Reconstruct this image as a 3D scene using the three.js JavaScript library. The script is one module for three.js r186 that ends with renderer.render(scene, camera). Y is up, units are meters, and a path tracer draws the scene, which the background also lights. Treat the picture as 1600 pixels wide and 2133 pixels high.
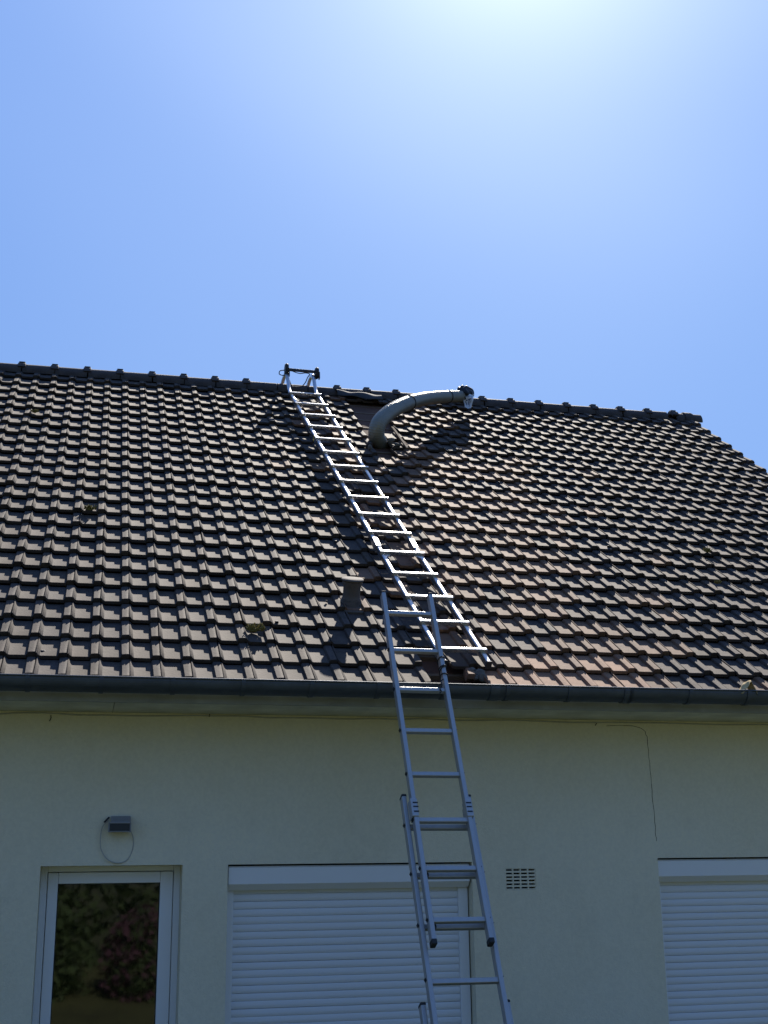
import * as THREE from 'three';
import { mergeGeometries, toCreasedNormals } from 'three/addons/utils/BufferGeometryUtils.js';
import { RoundedBoxGeometry } from 'three/addons/geometries/RoundedBoxGeometry.js';

// ------------------------------------------------------------------ camera, sky, sun, exposure
const EXPOSURE = 1.9;
const Y0 = 3.27;                       // height of the eave reference line above the ground
const PHI = 0.63967;                   // roof pitch
const SP = Math.sin(PHI), CP = Math.cos(PHI);
const TW = 0.18542, TG = 0.28;         // tile cover width and course
const F = 2621.5;                      // focal length in photo pixels
const scene = new THREE.Scene();
const CAM = new THREE.Vector3(-0.1927, Y0 - 1.2152, 7.7546);
const camera = new THREE.PerspectiveCamera(2 * Math.atan(1066.5 / F) * 180 / Math.PI, 768 / 1024, 0.05, 900);
const pitch = 0.27902, yaw = 0.23251, roll = -0.012658;
const fwd = new THREE.Vector3(Math.sin(yaw) * Math.cos(pitch), Math.sin(pitch), -Math.cos(yaw) * Math.cos(pitch));
const rt0 = new THREE.Vector3(Math.cos(yaw), 0, Math.sin(yaw));
const up0 = new THREE.Vector3().crossVectors(rt0, fwd);
const rt = rt0.clone().multiplyScalar(Math.cos(roll)).addScaledVector(up0, Math.sin(roll));
const upv = rt0.clone().multiplyScalar(-Math.sin(roll)).addScaledVector(up0, Math.cos(roll));
camera.position.copy(CAM); camera.up.copy(upv); camera.lookAt(CAM.clone().add(fwd));

const SE = 43.1 * Math.PI / 180, SA = 21.4 * Math.PI / 180;
const SUN = new THREE.Vector3(Math.cos(SE) * Math.sin(SA), Math.sin(SE), -Math.cos(SE) * Math.cos(SA));
function makeSky() {
  const w = 1024, h = 512, d = new Float32Array(w * h * 4);
  for (let j = 0; j < h; j++) for (let i = 0; i < w; i++) {
    const th = ((i + .5) / w - .5) * 2 * Math.PI, el = ((j + .5) / h - .5) * Math.PI;
    const x = Math.cos(th) * Math.cos(el), y = Math.sin(el), z = Math.sin(th) * Math.cos(el);
    const g = Math.acos(Math.min(1, x * SUN.x + y * SUN.y + z * SUN.z)) * 180 / Math.PI;
    const e = Math.max(0, y);
    const k = Math.pow(1 - e, 2.6);                       // thicker air low down
    const wisp = .5 + .5 * Math.sin(x * 9 + 3 * Math.sin(z * 5 + y * 7)) * Math.sin(y * 13 + 2 * Math.sin(x * 6));
    const aur = Math.exp(-g / 6.5) * 1.1 + Math.exp(-g / 18) * .34 * (.88 + .24 * wisp);
    const back = .60 + .40 / (1 + Math.pow(g / 58, 3));    // clear sky darkens away from the sun
    let r = (.145 + .18 * k) * back + aur * .84, gg = (.325 + .255 * k) * back + aur * .84, b = (.83 + .22 * k) * back + aur * .62;
    if (y < 0) { r *= .8; gg *= .8; b *= .8; }
    const o = 4 * (j * w + i);
    d[o] = Math.min(r, 3) / EXPOSURE; d[o + 1] = Math.min(gg, 3) / EXPOSURE; d[o + 2] = Math.min(b, 3) / EXPOSURE; d[o + 3] = 1;
  }
  const t = new THREE.DataTexture(d, w, h, THREE.RGBAFormat, THREE.FloatType);
  t.mapping = THREE.EquirectangularReflectionMapping; t.magFilter = t.minFilter = THREE.LinearFilter; t.needsUpdate = true;
  return t;
}
const sky = makeSky();
scene.background = sky; scene.environment = sky;
const sun = new THREE.DirectionalLight(new THREE.Color(1, .93, .82), 5);
sun.position.copy(SUN).multiplyScalar(60).add(new THREE.Vector3(1.5, 3, 2)); sun.target.position.set(1.5, 3, 2);
sun.castShadow = true; sun.shadow.mapSize.set(4096, 4096);
Object.assign(sun.shadow.camera, { left: -22, right: 22, top: 22, bottom: -22, near: 1, far: 130 });
scene.add(sun, sun.target);
const renderer = new THREE.WebGLRenderer({ antialias: true });
renderer.setSize(768, 1024);
renderer.toneMapping = THREE.LinearToneMapping; renderer.toneMappingExposure = EXPOSURE;
renderer.shadowMap.enabled = true;

// ------------------------------------------------------------------ helpers
let seed = 20240611;
const rnd = () => { seed = (seed * 1664525 + 1013904223) >>> 0; return seed / 4294967296; };
const rr = (a, b) => a + (b - a) * rnd();
const V = (x, y, z) => new THREE.Vector3(x, y, z);
const U = V(0, SP, -CP), N = V(0, CP, SP);
const roofRotX = -(Math.PI / 2 - PHI);
const RP = (x, u, n) => V(x, Y0 + u * SP + n * CP, -u * CP + n * SP);       // roof coordinates to world
const ray = (px, py) => rt.clone().multiplyScalar((px - 800) / F).addScaledVector(upv, -(py - 1066.5) / F).add(fwd);
function roofAt(px, py, n = 0) {                                          // photo pixel to a point n above the roof plane
  const d = ray(px, py), o = CAM.clone().sub(V(0, Y0, 0));
  const t = (n - N.dot(o)) / N.dot(d); const X = o.addScaledVector(d, t);
  return { x: X.x, u: X.dot(U), p: X.add(V(0, Y0, 0)) };
}
function zAt(px, py, z) { const d = ray(px, py); return CAM.clone().addScaledVector(d, (z - CAM.z) / d.z); }
const names = {};
function numbered(n) { const k = names[n] = (names[n] ?? -1) + 1; return k ? n + '_' + String(k).padStart(3, '0') : n; }
function sh(o) { o.traverse(m => { if (m.isMesh) { m.castShadow = true; m.receiveShadow = true; } }); return o; }
function thing(name, label, category, pos = V(0, 0, 0), group) {
  const o = new THREE.Group(); o.name = numbered(name); o.position.copy(pos); scene.add(o);
  o.userData = { label, category }; if (group) o.userData.group = group; return o;
}
function part(name, geo, mat, parent) { const m = new THREE.Mesh(geo, mat); m.name = name; parent.add(m); sh(m); return m; }
function solo(name, geo, mat, label, category, group) {
  const m = new THREE.Mesh(geo, mat); m.name = numbered(name); scene.add(m); sh(m);
  m.userData = { label, category }; if (group) m.userData.group = group; return m;
}
function box(x0, x1, y0, y1, z0, z1, r = 0) {
  const g = r ? new RoundedBoxGeometry(x1 - x0, y1 - y0, z1 - z0, 2, r) : new THREE.BoxGeometry(x1 - x0, y1 - y0, z1 - z0);
  g.translate((x0 + x1) / 2, (y0 + y1) / 2, (z0 + z1) / 2); return g;
}
function uvM(g, sc = 1) {                                                  // uv in metres from the dominant axis
  if (g.index) g = g.toNonIndexed(); g.computeVertexNormals();
  const p = g.attributes.position, n = g.attributes.normal, uv = new Float32Array(p.count * 2);
  for (let i = 0; i < p.count; i++) {
    const ax = Math.abs(n.getX(i)), ay = Math.abs(n.getY(i)), az = Math.abs(n.getZ(i));
    let a, b; if (az >= ax && az >= ay) { a = p.getX(i); b = p.getY(i); } else if (ay >= ax) { a = p.getX(i); b = p.getZ(i); } else { a = p.getZ(i); b = p.getY(i); }
    uv[2 * i] = a * sc; uv[2 * i + 1] = b * sc;
  }
  g.setAttribute('uv', new THREE.BufferAttribute(uv, 2)); return g;
}
function merge(list) { const c = list.map(g => { g = g.index ? g.toNonIndexed() : g; for (const k of Object.keys(g.attributes)) if (!['position', 'normal', 'uv', 'color'].includes(k)) g.deleteAttribute(k); return g; }); return mergeGeometries(c); }
function bar(a, b, w, h, nrm, r = 0) {                                     // box from a to b, w across, h along nrm
  const L = a.distanceTo(b), g = r ? new RoundedBoxGeometry(w, L, h, 2, r) : new THREE.BoxGeometry(w, L, h);
  const y = b.clone().sub(a).normalize(), x = new THREE.Vector3().crossVectors(y, nrm).normalize(), z = new THREE.Vector3().crossVectors(x, y);
  g.applyMatrix4(new THREE.Matrix4().makeBasis(x, y, z).setPosition(a.clone().add(b).multiplyScalar(.5))); return g;
}
function tube(pts, r, seg = 40, rad = 8, closed = false) { return new THREE.TubeGeometry(new THREE.CatmullRomCurve3(pts, closed, 'centripetal'), seg, r, rad, closed); }

// textures -----------------------------------------------------------
function hash(x, y, s) { let h = (x * 374761393 + y * 668265263 + s * 1442695041) | 0; h = Math.imul(h ^ (h >>> 13), 1274126177); return ((h ^ (h >>> 16)) >>> 0) / 4294967296; }
function vnoise(x, y, per, s) {
  const xi = Math.floor(x), yi = Math.floor(y), fx = x - xi, fy = y - yi, m = (v) => ((v % per) + per) % per;
  const sx = fx * fx * (3 - 2 * fx), sy = fy * fy * (3 - 2 * fy);
  const a = hash(m(xi), m(yi), s), b = hash(m(xi + 1), m(yi), s), c = hash(m(xi), m(yi + 1), s), d = hash(m(xi + 1), m(yi + 1), s);
  return a + (b - a) * sx + (c - a) * sy + (a - b - c + d) * sx * sy;
}
function fbm(u, v, base, oct, s) { let t = 0, a = .5, n = 0, p = base; for (let i = 0; i < oct; i++) { t += a * vnoise(u * p, v * p, p, s + i); n += a; a *= .55; p *= 2; } return t / n; }
function tex(size, fn, srgb, metres) {
  const d = new Uint8Array(size * size * 4);
  for (let j = 0; j < size; j++) for (let i = 0; i < size; i++) {
    const c = fn(i / size, j / size), o = 4 * (j * size + i);
    d[o] = Math.max(0, Math.min(255, c[0] * 255)); d[o + 1] = Math.max(0, Math.min(255, c[1] * 255)); d[o + 2] = Math.max(0, Math.min(255, c[2] * 255)); d[o + 3] = 255;
  }
  const t = new THREE.DataTexture(d, size, size); t.wrapS = t.wrapT = THREE.RepeatWrapping; t.magFilter = THREE.LinearFilter; t.minFilter = THREE.LinearMipmapLinearFilter; t.generateMipmaps = true;
  if (srgb) t.colorSpace = THREE.SRGBColorSpace; t.repeat.set(1 / metres, 1 / metres); t.needsUpdate = true; return t;
}
const lin2s = v => v <= .0031308 ? v * 12.92 : 1.055 * Math.pow(v, 1 / 2.4) - .055;
const S3 = (r, g, b) => [lin2s(r), lin2s(g), lin2s(b)];
// weathered clay: grain, lichen freckles, dark algae patches (2 m repeat, multiplied by the tile tint)
const clayMap = tex(1024, (u, v) => {
  const a = fbm(u, v, 8, 5, 1), g = fbm(u, v, 160, 3, 7), p = fbm(u, v, 24, 4, 12), l = fbm(u, v, 70, 3, 31);
  let k = .78 + .30 * (a - .5) + .34 * (g - .5);
  k *= 1 - .34 * Math.max(0, Math.min(1, (p - .56) * 6));
  const li = Math.max(0, Math.min(1, (l - .63) * 12));
  return S3(k * (1 - li * .05) + li * .06, k * (1 + li * .02) + li * .07, k * (1 - li * .04) + li * .03);
}, true, 2);
const clayBump = tex(512, (u, v) => { const k = .5 + .6 * (fbm(u, v, 90, 4, 3) - .5) + .4 * (fbm(u, v, 20, 3, 9) - .5); return [k, k, k]; }, false, .6);
const renderMap = tex(1024, (u, v) => {
  const a = fbm(u, v, 4, 6, 41), g = fbm(u, v, 200, 2, 47), s = fbm(u, v, 14, 4, 51);
  const k = .95 + .09 * (a - .5) + .10 * (g - .5) - .04 * Math.max(0, (s - .60) * 4);
  return S3(k, k * (1 + .03 * (a - .5)), k * (1 + .10 * (a - .5)));
}, true, 3);
const renderBump = tex(512, (u, v) => { const k = fbm(u, v, 60, 4, 61); return [k, k, k]; }, false, .35);
const metalRough = tex(512, (u, v) => { const k = .55 + .5 * (fbm(u, v, 10, 5, 71) - .5) + .25 * (fbm(u, v, 120, 2, 73) - .5); return [k, k, k]; }, false, .5);
const metalMap = tex(512, (u, v) => { const k = .86 + .25 * (fbm(u, v, 9, 5, 81) - .5) - .35 * Math.max(0, fbm(u, v, 40, 3, 85) - .62); return S3(k, k, k); }, true, .5);
const zincMap = tex(512, (u, v) => { const k = .8 + .5 * (fbm(u, v, 6, 5, 91) - .5), s = Math.max(0, fbm(u, v, 22, 4, 95) - .55) * 1.4; return S3(k + s * .3, k + s * .3, k + s * .28); }, true, 1.1);
const woodMap = tex(512, (u, v) => { const a = fbm(u * 1, v, 4, 3, 101), g = .5 + .5 * Math.sin((v * 40 + a * 9) * 6.283), f2 = fbm(u, v, 60, 2, 103); const k = .7 + .2 * (g - .5) + .4 * (a - .5) + .2 * (f2 - .5); return S3(k, k * .97, k * .93); }, true, .5);
const grassMap = tex(512, (u, v) => { const k = .7 + .8 * (fbm(u, v, 6, 6, 111) - .5) + .5 * (fbm(u, v, 120, 2, 113) - .5); return S3(k, k, k * .9); }, true, 6);

const C3 = (r, g, b) => new THREE.Color().setRGB(r, g, b);
const std = (c, o = {}) => new THREE.MeshStandardMaterial({ color: c, roughness: .8, ...o });
const M = {
  tile: new THREE.MeshPhysicalMaterial({ vertexColors: true, map: clayMap, bumpMap: clayBump, bumpScale: .0014, roughness: .84, specularIntensity: .62, specularColor: C3(1, .89, .79) }),
  ridge: std(C3(.075, .055, .047), { map: clayMap, bumpMap: clayBump, bumpScale: .003, roughness: .8 }),
  felt: std(C3(.15, .07, .042), { map: woodMap, roughness: .95 }),
  batten: std(C3(.20, .13, .08), { map: woodMap, roughness: .9 }),
  wall: std(C3(.74, .69, .53), { map: renderMap, bumpMap: renderBump, bumpScale: .002, roughness: .93 }),
  white: std(C3(.74, .75, .76), { roughness: .42 }),
  slat: std(C3(.68, .69, .70), { roughness: .5 }),
  seal: std(C3(.03, .03, .032), { roughness: .8 }),
  glass: new THREE.MeshPhysicalMaterial({ color: C3(.7, .75, .75), roughness: .03, transmission: 1, thickness: 0, ior: 1.7 }),
  inner: std(C3(.18, .16, .13), { roughness: .95 }),
  zinc: std(C3(.09, .105, .13), { map: zincMap, metalness: .5, roughness: .55 }),
  soffit: std(C3(.64, .64, .56), { map: zincMap, roughness: .75 }),
  fascia: std(C3(.34, .33, .28), { map: zincMap, roughness: .85 }),
  alu: std(C3(.56, .56, .58), { map: metalMap, metalness: .9, roughness: .50, roughnessMap: metalRough }),
  aluOld: std(C3(.46, .455, .45), { map: metalMap, metalness: .55, roughness: .85, roughnessMap: metalRough }),
  rubber: std(C3(.018, .018, .02), { roughness: .7 }),
  darkSteel: std(C3(.05, .05, .055), { metalness: .6, roughness: .5 }),
  duct: std(C3(.25, .235, .19), { map: metalMap, metalness: .35, roughness: .45 }),
  foil: new THREE.MeshPhysicalMaterial({ color: C3(.010, .011, .013), roughness: .5, specularIntensity: .5 }),
  pipe: std(C3(.13, .10, .082), { map: clayMap, roughness: .85 }),
  cord: std(C3(.012, .012, .014), { roughness: .7 }),
  rag: std(C3(.50, .37, .18), { roughness: 1 }),
  mortar: std(C3(.24, .21, .18), { map: clayMap, roughness: 1 }),
  tarp: std(C3(.03, .031, .034), { roughness: .85 }),
  yellow: std(C3(.75, .5, .03), { roughness: .6 }),
  moss: std(C3(.20, .17, .055), { roughness: 1 }),
  lamp: std(C3(.26, .27, .30), { roughness: .5, metalness: .3 }),
  lampGlass: std(C3(.02, .023, .028), { roughness: .5 }),
  cable: std(C3(.40, .39, .36), { roughness: .7 }),
  crack: std(C3(.10, .085, .05), { roughness: 1 }),
  bark: std(C3(.09, .065, .045), { roughness: 1 }),
  leaf: new THREE.MeshPhysicalMaterial({ color: C3(.07, .12, .035), roughness: .9, transmission: .3, thickness: 0, side: THREE.DoubleSide }),
  petal: new THREE.MeshPhysicalMaterial({ color: C3(.13, .05, .085), roughness: .9, transmission: .3, thickness: 0, side: THREE.DoubleSide }),
};

// ------------------------------------------------------------------ ground
{
  const g = new THREE.PlaneGeometry(600, 600, 200, 200); g.rotateX(-Math.PI / 2);
  const p = g.attributes.position;
  for (let i = 0; i < p.count; i++) { const z = p.getZ(i), t = Math.max(0, Math.min(1, (z - 2.5) / 12)); p.setY(i, .9 * t * t * (3 - 2 * t)); }
  const m = new THREE.Mesh(uvM(g), std(C3(.095, .105, .04), { map: grassMap, roughness: 1 })); m.name = 'lawn'; m.userData = { kind: 'structure' }; m.receiveShadow = true; m.castShadow = true; scene.add(m);
}

// ------------------------------------------------------------------ the house
const XL = -3.72, XR = 36 * TW;                 // roof ends
const ZW = -.42, WT = .28;                      // front wall face and thickness
const CY = CAM.y;
const house = thing('house', 'single-storey house with brown tiled roof, cream rendered wall and white shutters', 'house', V(0, 0, 0));
const soffitY = Y0 - .221, ZR = -6.84 * CP, ZB = 2 * ZR - ZW;
const wx0 = XL + .06, wx1 = XR - .06;
const door = { x0: -.42, x1: .432, y0: .05, y1: CY + .062 };
const wins = [{ x0: .713, x1: 2.303, y0: CY - 1.25, y1: CY + .06 }, { x0: 3.613, x1: 5.213, y0: CY - 1.25, y1: CY + .072 }];
const vent = { x0: 2.531, x1: 2.737, y0: CY - .119, y1: CY + .016 };
{
  const s = new THREE.Shape(); s.moveTo(wx0, 0); s.lineTo(wx1, 0); s.lineTo(wx1, soffitY - .001); s.lineTo(wx0, soffitY - .001); s.closePath();
  for (const o of [door, ...wins, vent]) { const h = new THREE.Path(); h.moveTo(o.x0, o.y0); h.lineTo(o.x0, o.y1); h.lineTo(o.x1, o.y1); h.lineTo(o.x1, o.y0); h.closePath(); s.holes.push(h); }
  const g = new THREE.ExtrudeGeometry(s, { depth: WT, bevelEnabled: false }); g.translate(0, 0, ZW - WT);
  const wall = part('wall', uvM(g), M.wall, house);
  // settlement crack running up from the corner of the second window
  const cp = [[1262, 1512], [1290, 1511], [1318, 1512], [1334, 1516], [1344, 1524], [1349, 1540], [1352, 1575], [1356, 1620], [1359, 1660], [1363, 1700], [1366, 1735], [1368, 1752]].map(([x, y]) => zAt(x, y, ZW));
  const gs = []; for (let i = 0; i < cp.length - 1; i++) for (let k = 0; k < 3; k++) {
    const a = cp[i].clone().lerp(cp[i + 1], k / 3), b = cp[i].clone().lerp(cp[i + 1], (k + 1) / 3); a.x += (hash(i, k, 5) - .5) * .008; b.x += (hash(i + (k == 2), (k + 1) % 3, 5) - .5) * .008;
    gs.push(bar(a, b, .0022 + .002 * hash(i, k, 9), .002, V(0, 0, 1)));
  }
  part('crack', merge(gs), M.crack, wall);
  for (const q of [[[106, 1490], [106, 1496], [103, 1502]], [[437, 1487], [436, 1493]], [[1243, 1506], [1240, 1511]]]) part('wire_stub', tube(q.map(([x, y], i) => zAt(x, y, ZW + .003 + .006 * i)), .003, 10, 5), M.cord, wall);
  // gable ends, rear wall, floor, ceiling
  for (const gx of [wx0, wx1 - WT]) {
    const q = new THREE.Shape(); q.moveTo(-(ZW - WT - .001), 0); q.lineTo(-(ZB + .001), 0); q.lineTo(-(ZB + .001), soffitY - .05); q.lineTo(-ZR, Y0 + 6.84 * SP - .32); q.lineTo(-(ZW - WT - .001), soffitY - .05); q.closePath();
    const e = new THREE.ExtrudeGeometry(q, { depth: WT, bevelEnabled: false }); e.rotateY(Math.PI / 2); e.translate(gx, 0, 0); part('gable_wall', uvM(e), M.wall, house);
  }
  part('rear_wall', uvM(box(wx0, wx1, 0, soffitY - .05, ZB - WT, ZB)), M.wall, house);
  part('floor', box(wx0 + WT + .002, wx1 - WT - .002, -.1, .03, ZB + .003, ZW - WT - .003), M.inner, house);
  part('ceiling', box(wx0 + WT + .002, wx1 - WT - .002, CY + .5, CY + .6, ZB + .003, ZW - WT - .003), M.inner, house);
  part('partition', box(wx0 + WT + .004, wx1 - WT - .004, .031, CY + .498, -4.5, -4.4), M.inner, house);
}
// soffit boards, fascia, gutter -----------------------------------------
{
  const cuts = [wx0 - .06, zAt(237, 1472, -.15).x, 3.82, wx1 + .06];
  for (let i = 0; i < 3; i++) part('soffit_board', uvM(box(cuts[i] + .002, cuts[i + 1] - .002, soffitY, soffitY + .018, ZW - .1, .095 + (i == 2 ? .012 : 0))), M.soffit, house);
  part('fascia_board', uvM(box(wx0 - .06, wx1 + .06, soffitY - .004, soffitY + .115, .0952, .118)), M.fascia, house);
  const gut = new THREE.Shape(), R1 = .078, gz = .202, gy = Y0 - .104;
  const P = []; for (let i = 0; i <= 14; i++) { const a = Math.PI * 1.22 + i / 14 * Math.PI * .78; P.push([gz + R1 * Math.cos(a), gy + R1 * Math.sin(a)]); }
  const Q = []; for (let i = 14; i >= 0; i--) { const a = Math.PI * 1.22 + i / 14 * Math.PI * .78; Q.push([gz + (R1 - .003) * Math.cos(a), gy + (R1 - .003) * Math.sin(a)]); }
  [...P, ...Q].forEach(([z, y], i) => i ? gut.lineTo(-z, y) : gut.moveTo(-z, y)); gut.closePath();
  const g = new THREE.ExtrudeGeometry(gut, { depth: XR + .1 - XL + .1, bevelEnabled: false }); g.rotateY(Math.PI / 2); g.translate(XL - .1, 0, 0);
  const bead = new THREE.CylinderGeometry(.0055, .0055, XR - XL + .2, 10); bead.rotateZ(Math.PI / 2); bead.translate((XL + XR) / 2, gy + .004, gz + R1 + .003);
  const gm = part('gutter', merge([uvM(g), uvM(bead)]), M.zinc, house);
  const br = new THREE.Shape(); const P2 = P.map(([z, y]) => [gz + (z - gz) * 1.075, gy + (y - gy) * 1.075]);
  [...P2, ...P.map(([z, y]) => [gz + (z - gz) * 1.005, gy + (y - gy) * 1.005]).reverse()].forEach(([z, y], i) => i ? br.lineTo(-z, y) : br.moveTo(-z, y)); br.closePath();
  const bg = new THREE.ExtrudeGeometry(br, { depth: .026, bevelEnabled: false }); bg.rotateY(Math.PI / 2); const bgu = uvM(bg);
  for (let x = zAt(58, 1408, .27).x - 7 * .414; x < XR; x += .414) { const b = part('gutter_bracket', bgu, M.zinc, gm); b.position.x = x - .013; }
  const jg = new THREE.ExtrudeGeometry(br, { depth: .06, bevelEnabled: false }); jg.rotateY(Math.PI / 2);
  for (const px of [1022, 1300]) { const b = part('gutter_joint', jg, M.zinc, gm); b.position.x = zAt(px, 1430, .27).x; }
  // old telephone cable clipped under the soffit
  const pts = []; for (let i = 0; i <= 60; i++) { const x = wx0 + (wx1 - wx0) * i / 60; pts.push(V(x, soffitY - .012 - .010 * hash(i, 1, 3), ZW + .006)); }
  part('cable', tube(pts, .004, 240, 5), M.cable, house);
}
// roof ------------------------------------------------------------------
const roofDeck = (() => {
  const s = new THREE.Shape();
  const t = .05, n0 = -.085, A = RP(0, -.12, n0), B = RP(0, 6.84, n0), zB = 2 * ZR - A.z;
  const pts = [[A.z, A.y], [ZR, B.y], [zB, A.y], [zB, A.y - t], [ZR, B.y - t * 1.2], [A.z - .0, A.y - t]];
  pts.forEach(([z, y], i) => i ? s.lineTo(-z, y) : s.moveTo(-z, y)); s.closePath();
  const g = new THREE.ExtrudeGeometry(s, { depth: XR - XL - .04, bevelEnabled: false }); g.rotateY(Math.PI / 2); g.translate(XL + .02, 0, 0);
  return part('roof', uvM(g), M.felt, house);
})();
function slab(top, u0, u1, thick, bevel) {            // tile body over profile top [[x,h]...], length u0..u1
  const pos = []; const lift = u => .033 * (1 - u / TG) - .0228;
  const P = (i, u, dh) => [top[i][0], u, top[i][1] + lift(u) + dh];
  const quad = (a, b, c, d) => pos.push(...a, ...b, ...c, ...a, ...c, ...d);
  const n = top.length - 1;
  for (let i = 0; i < n; i++) {
    quad(P(i, u0 + bevel, 0), P(i + 1, u0 + bevel, 0), P(i + 1, u1, 0), P(i, u1, 0));
    quad(P(i, u0, -bevel), P(i + 1, u0, -bevel), P(i + 1, u0 + bevel, 0), P(i, u0 + bevel, 0));
    quad(P(i, u0, -thick), P(i + 1, u0, -thick), P(i + 1, u0, -bevel), P(i, u0, -bevel));
  }
  quad(P(0, u1, -thick), P(0, u0, -thick), P(0, u0 + bevel, 0), P(0, u1, 0));
  quad(P(n, u0, -thick), P(n, u1, -thick), P(n, u1, 0), P(n, u0 + bevel, 0));
  return pos;
}
const panProf = [[0, .0195], [.004, .0205], [.008, .0155], [.014, .0065], [.022, .0015], [.03, 0], [.128, 0]];
const rollProf = [[.127, -.004], [.1315, .010], [.137, .0172], [.158, .0192], [.178, .0197], [.1828, .0165], [.1838, -.004]];
const X0 = .046;                                       // joint to the right of the crest reference
function tileGeo(tint, lengthCut = .305, pan = true, rollOn = true, p0 = .034, r0 = .043) {
  let pos = [];
  if (pan) pos = pos.concat(slab(panProf, p0, lengthCut, .023, .003));
  if (rollOn) pos = pos.concat(slab(rollProf, r0, lengthCut, .036, .0035));
  let g = new THREE.BufferGeometry(); g.setAttribute('position', new THREE.Float32BufferAttribute(pos, 3));
  g = toCreasedNormals(g, .75);
  const p = g.attributes.position, uv = [], col = [], ox = rr(0, 2), oy = rr(0, 2);
  for (let i = 0; i < p.count; i++) { uv.push(p.getX(i) + ox, p.getY(i) + oy + p.getZ(i)); col.push(...tint); }
  g.setAttribute('uv', new THREE.Float32BufferAttribute(uv, 2)); g.setAttribute('color', new THREE.Float32BufferAttribute(col, 3));
  return g;
}
const tints = { brown: [], red: [], dust: [] };
for (let i = 0; i < 14; i++) { const k = rr(.86, 1.14), h = rr(-.02, .02); tints.brown.push([(.072 + h * .25) * k, .054 * k, (.046 - h * .25) * k]); }
for (let i = 0; i < 6; i++) { const k = rr(.88, 1.12); tints.red.push([.21 * k, .115 * k, .072 * k]); }
for (let i = 0; i < 4; i++) { const k = rr(.9, 1.1); tints.dust.push([.33 * k, .17 * k, .10 * k]); }
const tileVar = {}; const eaveVar = {};
for (const k in tints) { tileVar[k] = tints[k].map(t => tileGeo(t)); eaveVar[k] = tints[k].map(t => tileGeo(t, .305, true, true, .030, .040)); }
const missing = (c, r) => (r == 0 && (c == 10 || c == 11)) || (r == 1 && c == 10) || (r >= 17 && r <= 23 && c == 13) || (r >= 20 && r <= 23 && c == 14) || (r == 23 && c == 15);
// the lowest courses ride up slightly over the eave board
function kick(x, r) { return (r < 4 ? [.022, .014, .007, .003][r] : 0) * Math.max(0, Math.min(1, (4.2 - x) / 1.8)); }
function tilePlace(c, r) {
  const x = c * TW + X0 - TW * 0, u = r * TG - .225;
  const o = new THREE.Object3D(); o.position.copy(RP(x + rr(-.0022, .0022), u + rr(-.004, .004), rr(-.0015, .0025) + kick(x, r)));
  o.rotation.set(roofRotX, 0, 0); o.rotateZ(rr(-.011, .011)); o.rotateY(rr(-.012, .012)); o.rotateX(rr(-.006, .008));
  return o;
}
const spots = [];
for (let r = 0; r < 25; r++) for (let c = -20; c < 36; c++) {
  if (missing(c, r)) continue;
  const w = RP((c + .6) * TW, r * TG - .08, 0).sub(CAM), d = w.dot(fwd);
  const px = 800 + F * w.dot(rt) / d, py = 1066.5 - F * w.dot(upv) / d;
  const inside = px > -10 && px < 1610 && py > 0 && py < 2133;
  const view = w.clone().normalize();
  const area = inside ? Math.abs(view.dot(N)) / (d * d) : 0;
  const red = Math.exp(-(((c - 15.5) / 4.6) ** 2)) * (r < 18 ? .92 : .4);
  const dusty = r <= 1 && c >= 12 && c <= 17;
  const pool = dusty && hash(c, r, 77) < .75 ? 'dust' : hash(c, r, 71) < red ? 'red' : 'brown';
  spots.push({ c, r, area, geo: (r ? tileVar : eaveVar)[pool][Math.floor(hash(c, r, 73) * tileVar[pool].length)], o: tilePlace(c, r) });
}
spots.sort((a, b) => b.area - a.area || a.r - b.r || a.c - b.c);
spots.slice(0, 300).forEach(s => { const m = part('roof_tile', s.geo, M.tile, roofDeck); m.position.copy(s.o.position); m.quaternion.copy(s.o.quaternion); });
{
  const list = spots.slice(300).map(s => { s.o.updateMatrix(); return s.geo.clone().applyMatrix4(s.o.matrix); });
  const m = part('far_roof_tiles', mergeGeometries(list), M.tile, roofDeck); m.userData = { kind: 'stuff' };
}
// rear slope: courses as plain stepped boards of tile, out of view
{
  const list = []; for (let r = 0; r < 25; r++) { const g = new THREE.BoxGeometry(XR - XL, .30, .022); g.rotateX(-roofRotX - .10); const p = RP((XL + XR) / 2, r * TG - .06, -.028); g.translate(p.x, p.y, 2 * ZR - p.z); list.push(g); }
  part('rear_tile_courses', merge(list), M.ridge, roofDeck).userData = { kind: 'stuff' };
}
// verge tiles on the gable edge
{
  const rollV = [[0, -.004], [.006, .012], [.02, .026], [.045, .032], [.068, .026], [.082, .010], [.086, -.02], [.087, -.10]];
  const pos = slab(rollV, 0, .30, .03, .004);
  let g = new THREE.BufferGeometry(); g.setAttribute('position', new THREE.Float32BufferAttribute(pos, 3)); g = toCreasedNormals(g, .8);
  const p = g.attributes.position, uv = [], col = []; for (let i = 0; i < p.count; i++) { uv.push(p.getX(i), p.getY(i) + p.getZ(i)); col.push(.095, .07, .06); }
  g.setAttribute('uv', new THREE.Float32BufferAttribute(uv, 2)); g.setAttribute('color', new THREE.Float32BufferAttribute(col, 3));
  for (let r = 0; r < 25; r++) { const m = part('verge_tile', g, M.tile, roofDeck); m.position.copy(RP(36 * TW + .036, r * TG - .222 + rr(-.004, .004), rr(-.002, .002))); m.rotation.set(roofRotX, 0, 0); }
}
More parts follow.
